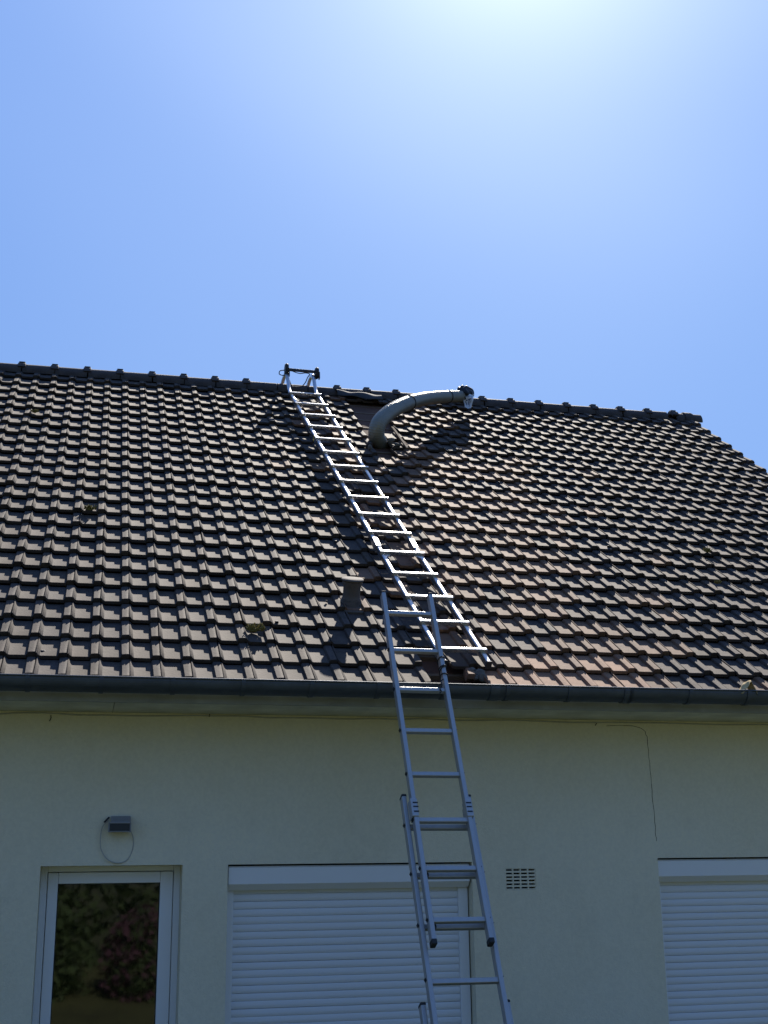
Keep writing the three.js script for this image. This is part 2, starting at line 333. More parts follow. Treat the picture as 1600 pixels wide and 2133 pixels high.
// ridge tiles: half-round with a raised collar
{
  const arc = (r0, r1, x0, x1, a0, a1, n, flare = 0) => {
    const s = new THREE.Shape();
    for (let i = 0; i <= n; i++) { const a = a0 + (a1 - a0) * i / n; s[i ? 'lineTo' : 'moveTo'](r1 * Math.sin(a), r1 * Math.cos(a)); }
    for (let i = n; i >= 0; i--) { const a = a0 + (a1 - a0) * i / n; s.lineTo(r0 * Math.sin(a), r0 * Math.cos(a)); }
    const g = new THREE.ExtrudeGeometry(s, { depth: x1 - x0, bevelEnabled: true, bevelSize: .003, bevelThickness: .004, bevelSegments: 1, steps: 1 });
    g.rotateY(Math.PI / 2); g.translate(x0, 0, 0); return toCreasedNormals(g, .6);
  };
  const L = .3475, body = uvM2(arc(.088, .104, .012, L - .006, -1.75, 1.75, 14)), collar = uvM2(arc(.09, .121, -.036, .036, -1.15, 1.15, 10)), knob = uvM2(arc(.118, .134, -.028, .028, -.34, .34, 4));
  const ax = Y0 + 4.128 - .104;
  for (let k = -7; k < 24; k++) {
    const x = -1.075 + k * L; if (x > XR - .1 || x < XL - .1) continue;
    const m = part('ridge_tile', body, M.ridge, roofDeck); m.position.set(x + rr(-.004, .004), ax + rr(-.004, .004), ZR); m.rotation.z = rr(-.008, .008);
    if (k == 21) m.scale.x = .7;
    if (k == 8 || k == 9) continue;
    const c = part('ridge_collar', collar, M.ridge, roofDeck); c.position.set(x + rr(-.004, .004), ax, ZR);
    const kb = part('ridge_collar_knob', knob, M.ridge, roofDeck); kb.position.copy(c.position);
  }
  const end = part('ridge_end_tile', uvM2(arc(.088, .118, 0, .09, -1.9, 1.9, 14)), M.ridge, roofDeck); end.position.set(XR + .02, ax, ZR);
  const disc = new THREE.CylinderGeometry(.115, .115, .02, 20); disc.rotateZ(Math.PI / 2); const dm = part('ridge_end_cap', disc, M.ridge, roofDeck); dm.position.set(XR + .118, ax, ZR);
}
function uvM2(g) { const h = uvM(g.clone()); const n = g.attributes.normal; if (n && n.count == h.attributes.position.count) h.setAttribute('normal', n); return h; }
// battens seen in the two openings
{
  const bt = (x0, x1, u) => { const g = box(x0, x1, -.015, .015, -.019, .012); const m = part('batten', uvM(g), M.batten, roofDeck); m.position.copy(RP(0, u, -.064)); m.rotation.set(roofRotX, 0, 0); };
  for (const u of [-.10, .10, .36]) bt(9.6 * TW, 12.8 * TW, u);
  for (let r = 17; r < 24; r++) bt(12.8 * TW, 15.6 * TW, r * TG + .065);
}
// door ------------------------------------------------------------------
{
  const z = ZW - .16, d = door, fw = .042;
  const dr = part('door', merge([box(d.x0, d.x0 + fw, d.y0, d.y1, z - .07, z, .004), box(d.x1 - fw, d.x1, d.y0, d.y1, z - .07, z, .004), box(d.x0 + fw + .0005, d.x1 - fw - .0005, d.y1 - fw + .008, d.y1, z - .07, z, .004)]), M.white, house);
  const sx0 = d.x0 + fw + .003, sx1 = d.x1 - fw - .003, sy1 = d.y1 - fw + .004, gx0 = -.314, gx1 = .308, gy1 = CY - .043;
  const zs = z + .008;
  part('sash', merge([box(sx0, gx0, d.y0 + .01, sy1, zs - .06, zs, .005), box(gx1, sx1, d.y0 + .01, sy1, zs - .06, zs, .005), box(gx0 + .0005, gx1 - .0005, gy1, sy1, zs - .06, zs, .005), box(gx0 + .0005, gx1 - .0005, d.y0 + .01, d.y0 + .22, zs - .06, zs, .005)]), M.white, dr);
  part('seal', merge([box(gx0 - .004, gx0 + .004, d.y0 + .22, gy1, zs - .045, zs - .02), box(gx1 - .004, gx1 + .004, d.y0 + .22, gy1, zs - .045, zs - .02), box(gx0, gx1, gy1 - .004, gy1 + .004, zs - .046, zs - .021)]), M.seal, dr);
  const pg = new THREE.PlaneGeometry(gx1 - gx0, gy1 - d.y0 - .22); pg.translate((gx0 + gx1) / 2, (gy1 + d.y0 + .22) / 2, zs - .03);
  part('pane', pg, M.glass, dr);
}
// windows with closed roller shutters -------------------------------------
{
  const pitchS = .0452, prof = new THREE.Shape();
  prof.moveTo(0, 0); const K = 6; for (let i = 0; i <= K; i++) { const t = i / K; prof.lineTo(-(.003 + .0065 * Math.sin(Math.PI * (.12 + .82 * t))), t * (pitchS - .004) + .002); } prof.lineTo(0, pitchS); prof.closePath();
  wins.forEach((o, wi) => {
    const root = new THREE.Group(); root.name = 'window'; house.add(root);
    const bz = ZW - .02, bt = o.y1 - .022, bf = o.y1 - .118, bb = o.y1 - .155;
    const s = new THREE.Shape(); s.moveTo(-(bz), bt); s.lineTo(-bz, bf); s.lineTo(-(bz - .045), bb); s.lineTo(-(bz - .17), bb); s.lineTo(-(bz - .17), bt + .01); s.lineTo(-(bz - .012), bt + .01); s.closePath();
    const bx = new THREE.ExtrudeGeometry(s, { depth: o.x1 - o.x0 - .022, bevelEnabled: true, bevelSize: .002, bevelThickness: .002, bevelSegments: 1 }); bx.rotateY(Math.PI / 2); bx.translate(o.x0 + .008, 0, 0);
    part('shutter_box', bx, M.white, root);
    const gz = ZW - .10;
    for (const [a, b] of [[o.x0 + .004, o.x0 + .048], [o.x1 - .073, o.x1 - .008]]) part('guide_rail', box(a, b, o.y0 + .002, bb - .002, gz - .03, gz + .012, .004), M.white, root);
    const sg = new THREE.ExtrudeGeometry(prof, { depth: o.x1 - o.x0 - .12, bevelEnabled: false }); sg.rotateY(Math.PI / 2); const sg2 = toCreasedNormals(sg, .5);
    for (let y = bb + .02; y > o.y0 + .03; y -= pitchS) { const m = part('shutter_slat', sg2, M.slat, root); m.position.set(o.x0 + .047, y - pitchS + rr(-.0006, .0006), gz - .012 + rr(-.001, .001)); m.rotation.y = rr(-.0012, .0012); }
    part('curtain_backing', box(o.x0 + .01, o.x1 - .01, o.y0 + .01, bb, gz - .06, gz - .05), M.inner, root);
    part('window_sill', box(o.x0 - .05, o.x1 + .05, o.y0 - .05, o.y0 + .0015, ZW - .2, ZW + .05, .006), M.wall, root);
  });
}
// air brick -----------------------------------------------------------------
{
  const s = new THREE.Shape(), v = vent; s.moveTo(v.x0 + .001, v.y0 + .001); s.lineTo(v.x1 - .001, v.y0 + .001); s.lineTo(v.x1 - .001, v.y1 - .001); s.lineTo(v.x0 + .001, v.y1 - .001); s.closePath();
  const cw = (v.x1 - v.x0) / 4, ch = (v.y1 - v.y0) / 6;
  for (let i = 0; i < 4; i++) for (let j = 0; j < 6; j++) { const a = v.x0 + i * cw + .004, b = v.x0 + (i + 1) * cw - .004, c = v.y0 + j * ch + .0075, d = c + .0105; const h = new THREE.Path(); h.moveTo(a, c); h.lineTo(a, d); h.lineTo(b, d); h.lineTo(b, c); h.closePath(); s.holes.push(h); }
  const g = new THREE.ExtrudeGeometry(s, { depth: .02, bevelEnabled: false }); g.translate(0, 0, ZW - .022);
  const vg = part('vent_grille', uvM(g), M.wall, house);
  part('vent_duct', box(v.x0 + .001, v.x1 - .001, v.y0 + .001, v.y1 - .001, ZW - .2, ZW - .12), M.seal, vg);
}

// ------------------------------------------------------------------ floodlight above the door
{
  const o = thing('floodlight', 'small grey floodlight with dark glass and looped cable above the door', 'floodlight', V(.037, CY + .30, ZW));
  const s = new THREE.Shape(); s.moveTo(0, .052); s.lineTo(-.03, .052); s.lineTo(-.085, .018); s.lineTo(-.085, .010); s.lineTo(0, .010); s.closePath();
  const g = new THREE.ExtrudeGeometry(s, { depth: .112, bevelEnabled: true, bevelSize: .003, bevelThickness: .004, bevelSegments: 2 }); g.rotateY(Math.PI / 2); g.translate(-.05, 0, 0);
  part('housing', g, M.lamp, o);
  part('front_frame', merge([box(-.068, .068, .008, .017, .02, .094, .003), box(-.068, .068, -.042, -.035, .02, .09, .003), box(-.068, -.060, -.0345, .0075, .02, .09, .003), box(.060, .068, -.0345, .0075, .02, .09, .003)]), M.lamp, o);
  part('lens', box(-.0595, .0595, -.0345, .0075, .03, .092), M.lampGlass, o);
  const q = [[226, 1708], [214, 1722], [209, 1748], [211, 1770], [224, 1790], [245, 1798], [264, 1792], [276, 1770], [278, 1748], [273, 1732]].map(([x, y], i) => zAt(x, y, ZW + .012 + .012 * Math.sin(i * .7) + (i == 0 || i == 9 ? .02 : 0)).sub(o.position));
  part('cable', tube(q, .0035, 60, 6), M.cable, o);
  part('cable_gland', bar(zAt(228, 1702, ZW + .02).sub(o.position), zAt(217, 1713, ZW + .03).sub(o.position), .011, .011, V(0, 0, 1), .004), M.rubber, o);
}

// ------------------------------------------------------------------ roof ladder hooked over the ridge
{
  const uB = .178, sp = .409, xB = 2.170, xT = 1.958, base = RP(xB, uB - .17, .02);
  const o = thing('roof_ladder', 'bright aluminium roof ladder lying up the tiles, hooked over the ridge', 'ladder', base);
  const ctr = k => xB + (xT - xB) * k / 15, hw = .150;
  const nS = .062, nR = .098;
  const loc = (x, u, n) => RP(x, u, n).sub(base);
  const dirn = V(0, 0, 0);
  const topU = uB + 15 * sp;
  for (const s of [-1, 1]) {
    const a = loc(ctr(-.36) + s * hw, uB - .15, nS), b = loc(ctr(15.1) + s * hw, topU + .04, nS);
    part('stile', bar(a, b, .034, .055, N, .011), M.alu, o);
    part('foot_cap', bar(loc(ctr(-.37) + s * hw, uB - .156, nS), loc(ctr(-.34) + s * hw, uB - .142, nS), .037, .058, N, .004), M.rubber, o);
    for (const [k, ln] of [[4.55, .09], [11.05, .07]]) part('coupling_sleeve', bar(loc(ctr(k) + s * hw, uB + (k) * sp - ln, nS), loc(ctr(k) + s * hw, uB + k * sp + ln, nS), .043, .064, N, .004), M.alu, o);
    part('yellow_tape', bar(loc(ctr(s < 0 ? 11.3 : 7.3) + s * hw, uB + (s < 0 ? 11.3 : 7.3) * sp - .03, nS), loc(ctr(s < 0 ? 11.3 : 7.3) + s * hw, uB + (s < 0 ? 11.3 : 7.3) * sp - .005, nS), .039, .060, N, .003), M.yellow, o);
    // hook: continues the stile, arches over the ridge and comes down behind it
    const x = ctr(15.2) + s * hw, T = RP(x, topU + .02, nS);
    const zz = [[T.z, T.y], [T.z - .13, T.y + .125], [ZR + .165, Y0 + 4.165], [ZR + .07, Y0 + 4.235], [ZR - .04, Y0 + 4.245], [ZR - .115, Y0 + 4.19], [ZR - .16, Y0 + 4.08], [ZR - .185, Y0 + 4.0]];
    part('ridge_hook', tube(zz.map(([z, y], i) => V(x - (i > 4 ? .035 : 0) * (i - 4) / 3, y, z).sub(base)), .021, 48, 10), M.alu, o);
    part('hook_pad', box(x - .075, x + .01, Y0 + 3.945, Y0 + 4.0, ZR - .25, ZR - .13, .008).translate(-base.x, -base.y, -base.z), M.rubber, o);
    // gusset plates at the joint
    const g1 = loc(ctr(4) + s * hw, uB + 4 * sp - .02, nS + .02), g2 = loc(ctr(4) + s * (hw - .06), uB + 4 * sp - .02, nS + .02), g3 = loc(ctr(3.8) + s * hw, uB + 4 * sp - .10, nS + .02);
    const tg = new THREE.BufferGeometry(); const q = N.clone().multiplyScalar(.006); const A = [g1, g2, g3], B = A.map(v => v.clone().add(q));
    const idx = [[A[0], A[1], A[2]], [B[2], B[1], B[0]], [A[0], B[0], B[1]], [A[0], B[1], A[1]], [A[1], B[1], B[2]], [A[1], B[2], A[2]], [A[2], B[2], B[0]], [A[2], B[0], A[0]]];
    tg.setAttribute('position', new THREE.Float32BufferAttribute(idx.flat().flatMap(v => [v.x, v.y, v.z]), 3)); tg.computeVertexNormals(); tg.setAttribute('uv', new THREE.Float32BufferAttribute(new Array(48).fill(0), 2));
    part('gusset', tg, M.alu, o);
  }
  for (let k = 0; k < 16; k++) {
    const c = ctr(k), u = uB + k * sp;
    part('rung', bar(loc(c - .179, u, nR - .006), loc(c + .179, u, nR - .006), .030, .032, N, .006), M.alu, o);
  }
  // axle with two wheels above the hooks
  const ay = Y0 + 4.262, az = ZR + .13, xa = ctr(15.2) - hw + .0, xb = ctr(15.2) + hw + .03;
  part('axle', bar(V(xa - .01, ay, az).sub(base), V(xb + .01, ay - .004, az).sub(base), .030, .030, V(0, 1, 0), .006), M.darkSteel, o);
  for (const [x, dy] of [[xa - .004, 0], [xb + .012, -.02]]) {
    const w = new THREE.CylinderGeometry(.062, .062, .036, 28); w.rotateZ(Math.PI / 2); const t = new THREE.TorusGeometry(.054, .016, 10, 28); t.rotateY(Math.PI / 2);
    const g = merge([w, t]); g.translate(x - base.x, ay + dy - base.y, az - base.z); part('wheel', g, M.rubber, o);
    part('wheel_bracket', bar(V(x + .028, ay + dy + .01, az).sub(base), V(x + .028, Y0 + 4.17, az + .015).sub(base), .012, .05, V(0, 0, 1), .003), M.darkSteel, o);
  }
  const cz = [[592, 771], [583, 773], [582, 779], [590, 782], [597, 781], [602, 790], [608, 803], [618, 806], [628, 805], [636, 797], [641, 786], [645, 779], [636, 777], [625, 778], [614, 775], [607, 772]].map(([x, y], i) => zAt(x, y, az + .03 + .02 * Math.sin(i)).sub(base));
  part('cord', tube(cz, .0055, 120, 6), M.cord, o);
}

// ------------------------------------------------------------------ extension ladder leaning on the gutter
{
  const T0 = V(1.781, Y0 + .372, .087), up = V(.0, .892, -.452).normalize(), lat = V(1, -.004, .002).normalize(), nl = V(0, .452, .892).normalize();
  const sp = .294;
  const at = (t, s, n) => T0.clone().addScaledVector(up, t).addScaledVector(lat, s).addScaledVector(nl, n);
  const ground = (n) => { const b = at(0, 0, n); return -(b.y - .0) / up.y + .004; };
  const base = at(ground(-.13), 0, -.13);
  const o = thing('extension_ladder', 'grey three-section aluminium extension ladder leaning against the gutter', 'ladder', base);
  const L = (t, s, n) => at(t, s, n).sub(base);
  const secs = [
    { hw: .156, n: 0, t0: -2.19, t1: .158, rungs: [0, 1, 2, 3, 4, 5, 6, 7] },
    { hw: .192, n: -.064, t0: -3.72, t1: -1.285, rungs: [5, 6, 7, 8, 9, 10, 11, 12] },
    { hw: .226, n: -.128, t0: ground(-.13), t1: -2.45, rungs: [9, 10, 11, 12, 13] },
  ];
  secs.forEach((s, i) => {
    for (const e of [-1, 1]) {
      const st = part('stile', bar(L(s.t0, e * s.hw, s.n), L(s.t1, e * s.hw, s.n), .027, .056, nl, .006), M.aluOld, o);
      const cap = (a, b) => part('end_cap', bar(L(a, e * s.hw, s.n), L(b, e * s.hw, s.n), .030, .059, nl, .006), M.rubber, st);
      cap(s.t1 - .012, s.t1 + .006); cap(s.t0 - .006, s.t0 + .025);
      for (const k of s.rungs) part('rung_end', bar(L(-k * sp, e * (s.hw + .0135), s.n), L(-k * sp - .001, e * (s.hw + .0155), s.n), .030, .026, up), M.rubber, st);
      if (i == 0) {
        part('guide_bracket', merge([bar(L(-1.46, e * s.hw + e * .004, .0), L(-1.345, e * s.hw + e * .004, .0), .040, .068, nl, .006), bar(L(-1.445, e * s.hw, -.05), L(-1.36, e * s.hw, -.05), .012, .05, nl, .003)]), M.aluOld, o);
        for (const t of [-1.43, -1.40, -1.375]) part('bracket_slot', bar(L(t, e * s.hw - .012, .0345), L(t, e * s.hw + .018, .0345), .008, .002, nl), M.rubber, o);
      }
    }
    for (const k of s.rungs) if (-k * sp > s.t0 + .03 && -k * sp < s.t1 - .03) part('rung', bar(L(-k * sp + (i == 1 ? -.008 : 0), -s.hw + .01, s.n), L(-k * sp + (i == 1 ? -.008 : 0), s.hw - .01, s.n), .028, .030, nl, .005), M.aluOld, o);
  });
  for (const k of [6, 7]) part('rung_hook', bar(L(-k * sp - .03, -.125, -.035), L(-k * sp + .05, -.135, -.045), .012, .04, nl, .003), M.darkSteel, o);
}
// rope lashing the ladder
{
  const T0 = V(1.781, Y0 + .372, .087), up = V(0, .892, -.452), nl = V(0, .452, .892);
  const at = (t, s, n) => T0.clone().addScaledVector(up, t).addScaledVector(V(1, 0, 0), s).addScaledVector(nl, n);
  const pts = []; for (let i = 0; i <= 30; i++) { const a = i / 8 * 2 * Math.PI; pts.push(at(-.36 - i * .0045 + .016 * Math.sin(a * .6), .156 + .021 * Math.cos(a), .036 * Math.sin(a))); }
  for (let i = 1; i < 9; i++) pts.push(at(-.51 - i * .014, .135 - .012 * i * .3 + .006 * Math.sin(i * 2), .03 - .001 * i));
  solo('rope', tube(pts, .004, 300, 6), M.cord, 'thin black rope wound round the extension ladder stile above the gutter', 'rope');
}

// ------------------------------------------------------------------ flexible duct and the bag over its end
{
  const c = [[799, 948, -.22], [795, 934, -.1], [784, 905, .08], [788, 884, .18], [806, 863, .25], [832, 847, .28], [868, 834, .27], [905, 828, .22], [940, 826, .17], [966, 826, .15]].map(([x, y, n]) => roofAt(x, y, n).p);
  const base = c[1].clone(); const o = thing('flexible_duct', 'ribbed grey flexible duct curving out of the roof opening', 'duct', base);
  const curve = new THREE.CatmullRomCurve3(c.map(v => v.clone().sub(base)), false, 'centripetal');
  const seg = 640, rad = 22, fr = curve.computeFrenetFrames(seg, false), pos = [], uv = [], idx = [];
  const R = t => (.084 - .016 * Math.min(1, Math.max(0, (t - .12) / .75)));
  for (let i = 0; i <= seg; i++) {
    const t = i / seg, p = curve.getPointAt(t), rib = .0013 * Math.sin(t * 150 * 2 * Math.PI);
    for (let j = 0; j <= rad; j++) { const a = j / rad * 2 * Math.PI, r = R(t) + rib + .0015 * Math.sin(3 * a + 9 * t); const v = fr.normals[i].clone().multiplyScalar(r * Math.cos(a)).addScaledVector(fr.binormals[i], r * Math.sin(a)).add(p); pos.push(v.x, v.y, v.z); uv.push(t * 2, j / rad * .4); }
  }
  for (let i = 0; i < seg; i++) for (let j = 0; j < rad; j++) { const a = i * (rad + 1) + j, b = a + rad + 1; idx.push(a, b, a + 1, b, b + 1, a + 1); }
  const g = new THREE.BufferGeometry(); g.setAttribute('position', new THREE.Float32BufferAttribute(pos, 3)); g.setAttribute('uv', new THREE.Float32BufferAttribute(uv, 2)); g.setIndex(idx); g.computeVertexNormals();
  part('duct_hose', g, M.duct, o);
  for (const t of [.50, .885]) { const p = curve.getPointAt(t), tg = new THREE.TorusGeometry(R(t) + .004, .005, 8, 30); tg.applyQuaternion(new THREE.Quaternion().setFromUnitVectors(V(0, 0, 1), curve.getTangentAt(t))); tg.translate(p.x, p.y, p.z); part('clamp_band', tg, M.darkSteel, o); }
  // black foil bag tied over the end
  const E = curve.getPointAt(1).add(base), dirE = curve.getTangentAt(1);
  const bag = thing('plastic_bag', 'crumpled black and white plastic bag tied over the duct end', 'bag', E.clone());
  const sg = new THREE.SphereGeometry(1, 40, 28), q = sg.attributes.position;
  const bx = rt.clone();
  for (let i = 0; i < q.count; i++) {
    const v = V(q.getX(i), q.getY(i), q.getZ(i)), cr = 1 + .28 * (vnoise(v.x * 2 + 5, v.y * 2 + 5 + v.z, 64, 5) - .5) + .22 * Math.abs(Math.sin(v.x * 4 + v.z * 5 + v.y * 2)) - .10;
    v.multiplyScalar(cr); v.x *= .098 * (v.y < 0 ? .8 : 1); v.y *= v.y > 0 ? .125 : .085; v.z *= .085; q.setXYZ(i, v.x + .012, v.y + .01, v.z);
  }
  sg.computeVertexNormals(); part('dark_foil', sg, M.foil, bag);
  const ring = new THREE.TorusGeometry(R(1) + .008, .007, 8, 24); ring.applyQuaternion(new THREE.Quaternion().setFromUnitVectors(V(0, 0, 1), dirE)); ring.translate(-dirE.x * .03, -dirE.y * .03, -dirE.z * .03); part('tie', ring, M.duct, bag);
  // white printed flap hanging below
  const cv = document.createElement('canvas'); cv.width = 256; cv.height = 256; const cx = cv.getContext('2d');
  cx.fillStyle = '#c9ccd2'; cx.fillRect(0, 0, 256, 256); cx.fillStyle = '#23355c'; cx.font = 'bold 118px sans-serif'; cx.save(); cx.translate(60, 200); cx.rotate(-.12); cx.fillText('ST', 0, 0); cx.restore(); cx.fillRect(20, 60, 216, 10); cx.fillRect(180, 74, 12, 150);
  const ct = new THREE.CanvasTexture(cv); ct.colorSpace = THREE.SRGBColorSpace;
  const fg = new THREE.PlaneGeometry(.105, .19, 14, 18), fp = fg.attributes.position;
  for (let i = 0; i < fp.count; i++) { const x = fp.getX(i), y = fp.getY(i); fp.setXYZ(i, x * (1 + .25 * y / .1) + .028 + .16 * (y + .02), y - .075, .075 + .018 * Math.sin(x * 55 + y * 24) + .012 * Math.sin(y * 50 + x * 20)); }
  fg.computeVertexNormals(); part('printed_flap', fg, new THREE.MeshStandardMaterial({ map: ct, roughness: .45, side: THREE.DoubleSide }), bag);
}

// ------------------------------------------------------------------ vent pipe on its tile
{
  const b = RP(1.594, 1.06, -.01); const o = thing('vent_pipe', 'short clay vent pipe with pale rim standing on the lower tiles', 'vent pipe', b);
  const prof = [[.0, -.08], [.098, -.08], [.09, -.03], [.078, .02], [.064, .05], [.061, .07], [.062, .128], [.072, .148], [.072, .168]].map(([x, y]) => new THREE.Vector2(x, y));
  const tl = .42; part('pipe', new THREE.LatheGeometry(prof, 36).rotateX(tl), M.pipe, o);
  part('rim', new THREE.LatheGeometry([[.0, .189], [.05, .190], [.077, .185], [.080, .177], [.077, .168], [.06, .167]].map(([x, y]) => new THREE.Vector2(x, y)), 40).rotateX(tl), M.pipe, o);
  const base = box(-.07, .07, -.15, .12, -.03, .012, .01); base.rotateX(roofRotX); part('flashing', base, M.pipe, o);
}

// ------------------------------------------------------------------ loose things on the roof
function chunk(r, s, flat = 1) { const g = new THREE.IcosahedronGeometry(r, 2), p = g.attributes.position; for (let i = 0; i < p.count; i++) { const v = V(p.getX(i), p.getY(i), p.getZ(i)), k = 1 + .9 * (vnoise(v.x / r * 1.3 + s * 7.1 + 20, v.y / r * 1.3 + v.z / r + 20, 64, s) - .5); p.setXYZ(i, v.x * k, v.y * k * flat, v.z * k); } g.computeVertexNormals(); return uvM(g); }
{ // rag in the gutter
  const P = zAt(1553, 1441, .235); const nx = 16, ny = 10, pos = [], idx = [], th = .006;
  const f = (a, b) => { const x = (a - .5) * .13, ridge = Math.pow(1 - Math.min(1, Math.abs(a - .66) / (a > .66 ? .34 : .66)), 1.15); return V(x + .012 * Math.sin(b * 7 + a * 3), .088 * ridge - .015 + .006 * Math.sin(a * 22 + b * 9), (b - .5) * .09 + .006 * Math.sin(a * 15)); };
  for (const l of [0, -th]) for (let j = 0; j <= ny; j++) for (let i = 0; i <= nx; i++) { const v = f(i / nx, j / ny); pos.push(v.x, v.y + l, v.z); }
  const st = (nx + 1) * (ny + 1); for (let j = 0; j < ny; j++) for (let i = 0; i < nx; i++) { const a = j * (nx + 1) + i, b = a + nx + 1; idx.push(a, b, a + 1, b, b + 1, a + 1, a + st, a + 1 + st, b + st, b + st, a + 1 + st, b + 1 + st); }
  for (let i = 0; i < nx; i++) { const b = ny * (nx + 1) + i; idx.push(b, b + st, b + 1, b + 1, b + st, b + 1 + st); }
  const g = new THREE.BufferGeometry(); g.setAttribute('position', new THREE.Float32BufferAttribute(pos, 3)); g.setIndex(idx); g.computeVertexNormals();
  const m = solo('rag', g, M.rag, 'crumpled yellowish rag peaked up over the gutter edge', 'rag'); m.position.copy(P);
}
{ // moss cushions
  const mg = (s) => { const list = []; for (let i = 0; i < 46; i++) { const a = hash(i, s, 1) * 6.283, d = Math.sqrt(hash(i, s, 2)) * .05, l = .018 + .03 * hash(i, s, 3); const p = V(Math.cos(a) * d * 1.2, Math.sin(a) * d * .55, 0), e = p.clone().add(V((hash(i, s, 4) - .5) * .05, (hash(i, s, 5) - .5) * .03 - .01, l)); list.push(bar(p, e, .007, .004, V(0, 1, .01))); } list.push(chunk(.03, s, .7).scale(1.2, .8, .5)); return merge(list.map(g => { g = g.index ? g.toNonIndexed() : g; return g; })); };
  [[187, 1060, 'pale dry moss tuft caught on the tiles near the plain left side', .85], [530, 1312, 'yellow-green moss clump on a tile left of the vent pipe', 1.0], [1472, 1148, 'dark straggly moss lump high on the tiles toward the gable verge', .7], [1494, 1214, 'small brown moss scrap below the straggly moss lump', .55], [72, 858, 'tiny pale moss scrap on the tiles close under the ridge', .6]].forEach(([x, y, l, s], i) => {
    const m = solo('moss_clump', mg(i + 3), M.moss, l, 'moss', 'moss clumps on the roof'); m.position.copy(roofAt(x, y, .015).p); m.rotation.set(roofRotX, 0, 0); m.scale.setScalar(s);
  });
}
{ // dark droppings and moss crumbs scattered on the tiles
  const list = []; for (const [x, y] of [[90, 1357], [292, 1366], [12, 1312], [244, 1407], [47, 942], [577, 1296], [1254, 1071], [1268, 1138], [1298, 1165], [1365, 1147], [1195, 1191], [1440, 1204], [1465, 1390], [1570, 1208], [1000, 981], [990, 998], [1040, 1005], [700, 1128], [665, 1131], [210, 860], [47, 1140], [668, 1292], [680, 1252], [1212, 963]]) { const g = chunk(rr(.008, .015), x % 17, .6); const p = roofAt(x, y, .006).p; g.translate(p.x, p.y, p.z); list.push(g); }
  const m = part('moss_crumbs', merge(list), M.cord, roofDeck); m.userData = { kind: 'stuff' };
}
{ // mortar rubble by the eave opening
  [[985, 1398, .035, 'mid-sized mortar lump uppermost beside the missing eave tiles'], [998, 1404, .045, 'largest grey mortar lump beside the missing eave tiles'], [1008, 1412, .03, 'small mortar lump next to the rust-stained eave tile'], [992, 1412, .026, 'smallest mortar lump at the gutter edge below the missing tiles']].forEach(([x, y, r, l], i) => { const m = solo('mortar_lump', chunk(r, i + 11, .8), M.mortar, l, 'rubble', 'mortar lumps at the eave opening'); m.position.copy(roofAt(x, y, .01).p); m.rotation.set(i, i * 2, 0); });
  const f = solo('tile_fragment', tileGeo(tints.red[0], .22, false, true), M.tile, 'snapped tile roll leaning askew by the eave opening', 'tile'); f.position.copy(roofAt(964, 1412, .02).p).add(V(-.10, 0, 0)); f.rotation.set(roofRotX, 0, 0); f.rotateZ(-.16); f.rotateX(-.08);
  [[815, 920, .038, 'largest rough mortar lump against the foot of the duct'], [828, 927, .03, 'rough mortar lump between the duct foot and the loose batten'], [772, 932, .025, 'small mortar scrap at the opening edge between duct and roof ladder']].forEach(([x, y, r, l], i) => { const m = solo('rubble_lump', chunk(r, i + 31, .8), M.mortar, l, 'rubble', 'rubble by the duct'); m.position.copy(roofAt(x, y, .02).p); m.rotation.set(i * 2, i, 1); });
  const rod = solo('loose_batten', bar(roofAt(817, 890, .05).p, roofAt(849, 934, .03).p, .026, .018, N, .003), M.batten, 'loose wooden batten lying slantwise beside the duct', 'batten');
}
{ // folded dark sheet over the ridge beside the opening
  const nx = 26, ny = 8, pos = [], idx = []; const f = (a, b) => { const x = 2.37 + a * .50, u = 6.74 - .06 * a - b * (.15 + .06 * a); return RP(x, u, .045 + .026 * Math.sin(b * 3.1) + .008 * Math.sin(a * 11 + b * 4)); };
  for (const l of [0, -.012]) for (let j = 0; j <= ny; j++) for (let i = 0; i <= nx; i++) { const v = f(i / nx, j / ny).addScaledVector(N, l); pos.push(v.x, v.y, v.z); }
  const st = (nx + 1) * (ny + 1); for (let j = 0; j < ny; j++) for (let i = 0; i < nx; i++) { const a = j * (nx + 1) + i, b = a + nx + 1; idx.push(a, b, a + 1, b, b + 1, a + 1, a + st, a + 1 + st, b + st, b + st, a + 1 + st, b + 1 + st); }
  for (let i = 0; i < nx; i++) { const b = ny * (nx + 1) + i; idx.push(b, b + st, b + 1, b + 1, b + st, b + 1 + st); }
  const g = new THREE.BufferGeometry(); g.setAttribute('position', new THREE.Float32BufferAttribute(pos, 3)); g.setIndex(idx); g.computeVertexNormals();
  solo('folded_sheet', g, M.tarp, 'dark folded roofing sheet lying under the ridge above the opening', 'roofing sheet');
}

// ------------------------------------------------------------------ garden behind the viewer, mirrored in the door glass
function groundY(z) { const t = Math.max(0, Math.min(1, (z - 2.5) / 12)); return .9 * t * t * (3 - 2 * t); }
function leaves(n, fn, size, s) {
  const pos = [], nor = []; for (let i = 0; i < n; i++) {
    const p = fn(i), a = hash(i, s, 21) * 6.283, b = (hash(i, s, 22) - .5) * 2.4, k = size * (.6 + .8 * hash(i, s, 23));
    const e1 = V(Math.cos(a), Math.sin(b) * .6, Math.sin(a)).multiplyScalar(k), e2 = V(-Math.sin(a) * .5, Math.cos(b), Math.cos(a) * .5).multiplyScalar(k * .6);
    const A = p.clone().sub(e1), B = p.clone().add(e2), C = p.clone().add(e1), D = p.clone().sub(e2);
    for (const v of [A, B, C, A, C, D]) pos.push(v.x, v.y, v.z);
  }
  const g = new THREE.BufferGeometry(); g.setAttribute('position', new THREE.Float32BufferAttribute(pos, 3)); g.computeVertexNormals(); return g;
}
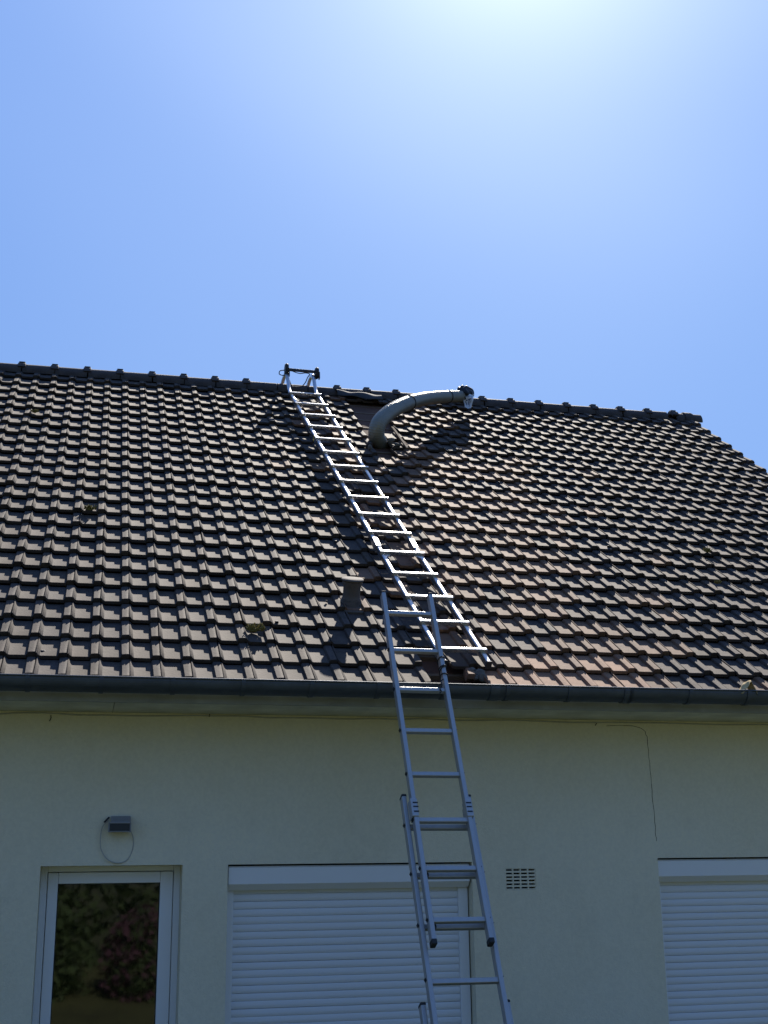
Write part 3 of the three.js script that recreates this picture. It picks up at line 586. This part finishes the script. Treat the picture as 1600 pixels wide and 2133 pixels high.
function tree(x, z, h, r, s, label) {
  const o = thing('garden_tree', label, 'tree', V(x, groundY(z), z), 'garden trees behind the lawn');
  const tr = [new THREE.CylinderGeometry(.08, .2, h * .55, 10).translate(0, h * .275, 0)];
  for (let i = 0; i < 6; i++) { const a = i * 1.05 + s, l = r * .7; tr.push(bar(V(0, h * (.3 + .04 * i), 0), V(Math.cos(a) * l, h * (.5 + .05 * i), Math.sin(a) * l), .07, .07, V(0, 1, .1))); }
  part('trunk', merge(tr), M.bark, o);
  const cl = []; for (let i = 0; i < 26; i++) { const a = hash(i, s, 1) * 6.283, q = Math.sqrt(hash(i, s, 2)) * r * .8; cl.push([V(Math.cos(a) * q, h * (.35 + .55 * hash(i, s, 3)), Math.sin(a) * q), r * (.25 + .3 * hash(i, s, 4))]); }
  part('crown', leaves(3600, i => { const [c, q] = cl[i % 26]; const v = V(hash(i, s, 5) - .5, hash(i, s, 6) - .5, hash(i, s, 7) - .5).normalize().multiplyScalar(q * Math.cbrt(hash(i, s, 8))); return v.add(c); }, .13, s), M.leaf, o);
}
tree(-7.5, 23, 7.5, 2.6, 3, 'broad leafy garden tree behind the hedge, with the widest crown');
tree(-1.5, 25, 8.5, 2.4, 4, 'tall leafy garden tree behind the hedge, above the pink bush');
tree(5, 24, 7.2, 2.3, 5, 'round leafy garden tree behind the hedge, opposite the ladder');
tree(12, 26, 8, 2.6, 6, 'leafy garden tree behind the hedge, opposite the gable end');
{
  const s = 9, o = solo('hedge', leaves(15000, i => V(-14 + 30 * hash(i, s, 1), groundY(12) + 2.5 * Math.pow(hash(i, s, 2), .9) * (.85 + .3 * Math.sin(i * .37)), 12 + .8 * (hash(i, s, 3) - .5) * 2 + .35 * Math.sin(hash(i, s, 1) * 47)), .09, s), M.leaf, 'dense green hedge along the far edge of the lawn', 'hedge');
  const b = thing('flowering_bush', 'rounded bush with dark pink flowers in front of the hedge', 'bush', V(.95, groundY(9.3) - .45, 9.3));
  const b2 = thing('leafy_bush', 'low rounded green bush standing next to the flowering bush', 'bush', V(-.75, groundY(9.5) - .4, 9.5));
  part('foliage', leaves(2600, i => { const v = V(hash(i, 8, 1) - .5, hash(i, 8, 2) - .5, hash(i, 8, 3) - .5).normalize().multiplyScalar(.85 * Math.cbrt(hash(i, 8, 4))); return v.add(V(0, .8, 0)); }, .06, 8), M.leaf, b2);
  part('stem', new THREE.CylinderGeometry(.03, .05, .8, 8).translate(0, .45, 0), M.bark, b2);
  part('stem', new THREE.CylinderGeometry(.03, .05, .8, 8).translate(0, .45, 0), M.bark, b);
  part('foliage', leaves(1400, i => { const v = V(hash(i, 4, 1) - .5, hash(i, 4, 2) - .5, hash(i, 4, 3) - .5).normalize().multiplyScalar(.8 * Math.cbrt(hash(i, 4, 4))); return v.add(V(0, .8, 0)); }, .06, 4), M.leaf, b);
  part('flowers', leaves(1500, i => { const v = V(hash(i, 6, 1) - .5, hash(i, 6, 2) - .5, hash(i, 6, 3) - .5).normalize().multiplyScalar(.84 * (.8 + .2 * hash(i, 6, 4))); return v.add(V(0, .82, 0)); }, .045, 6), M.petal, b);
}

renderer.render(scene, camera);
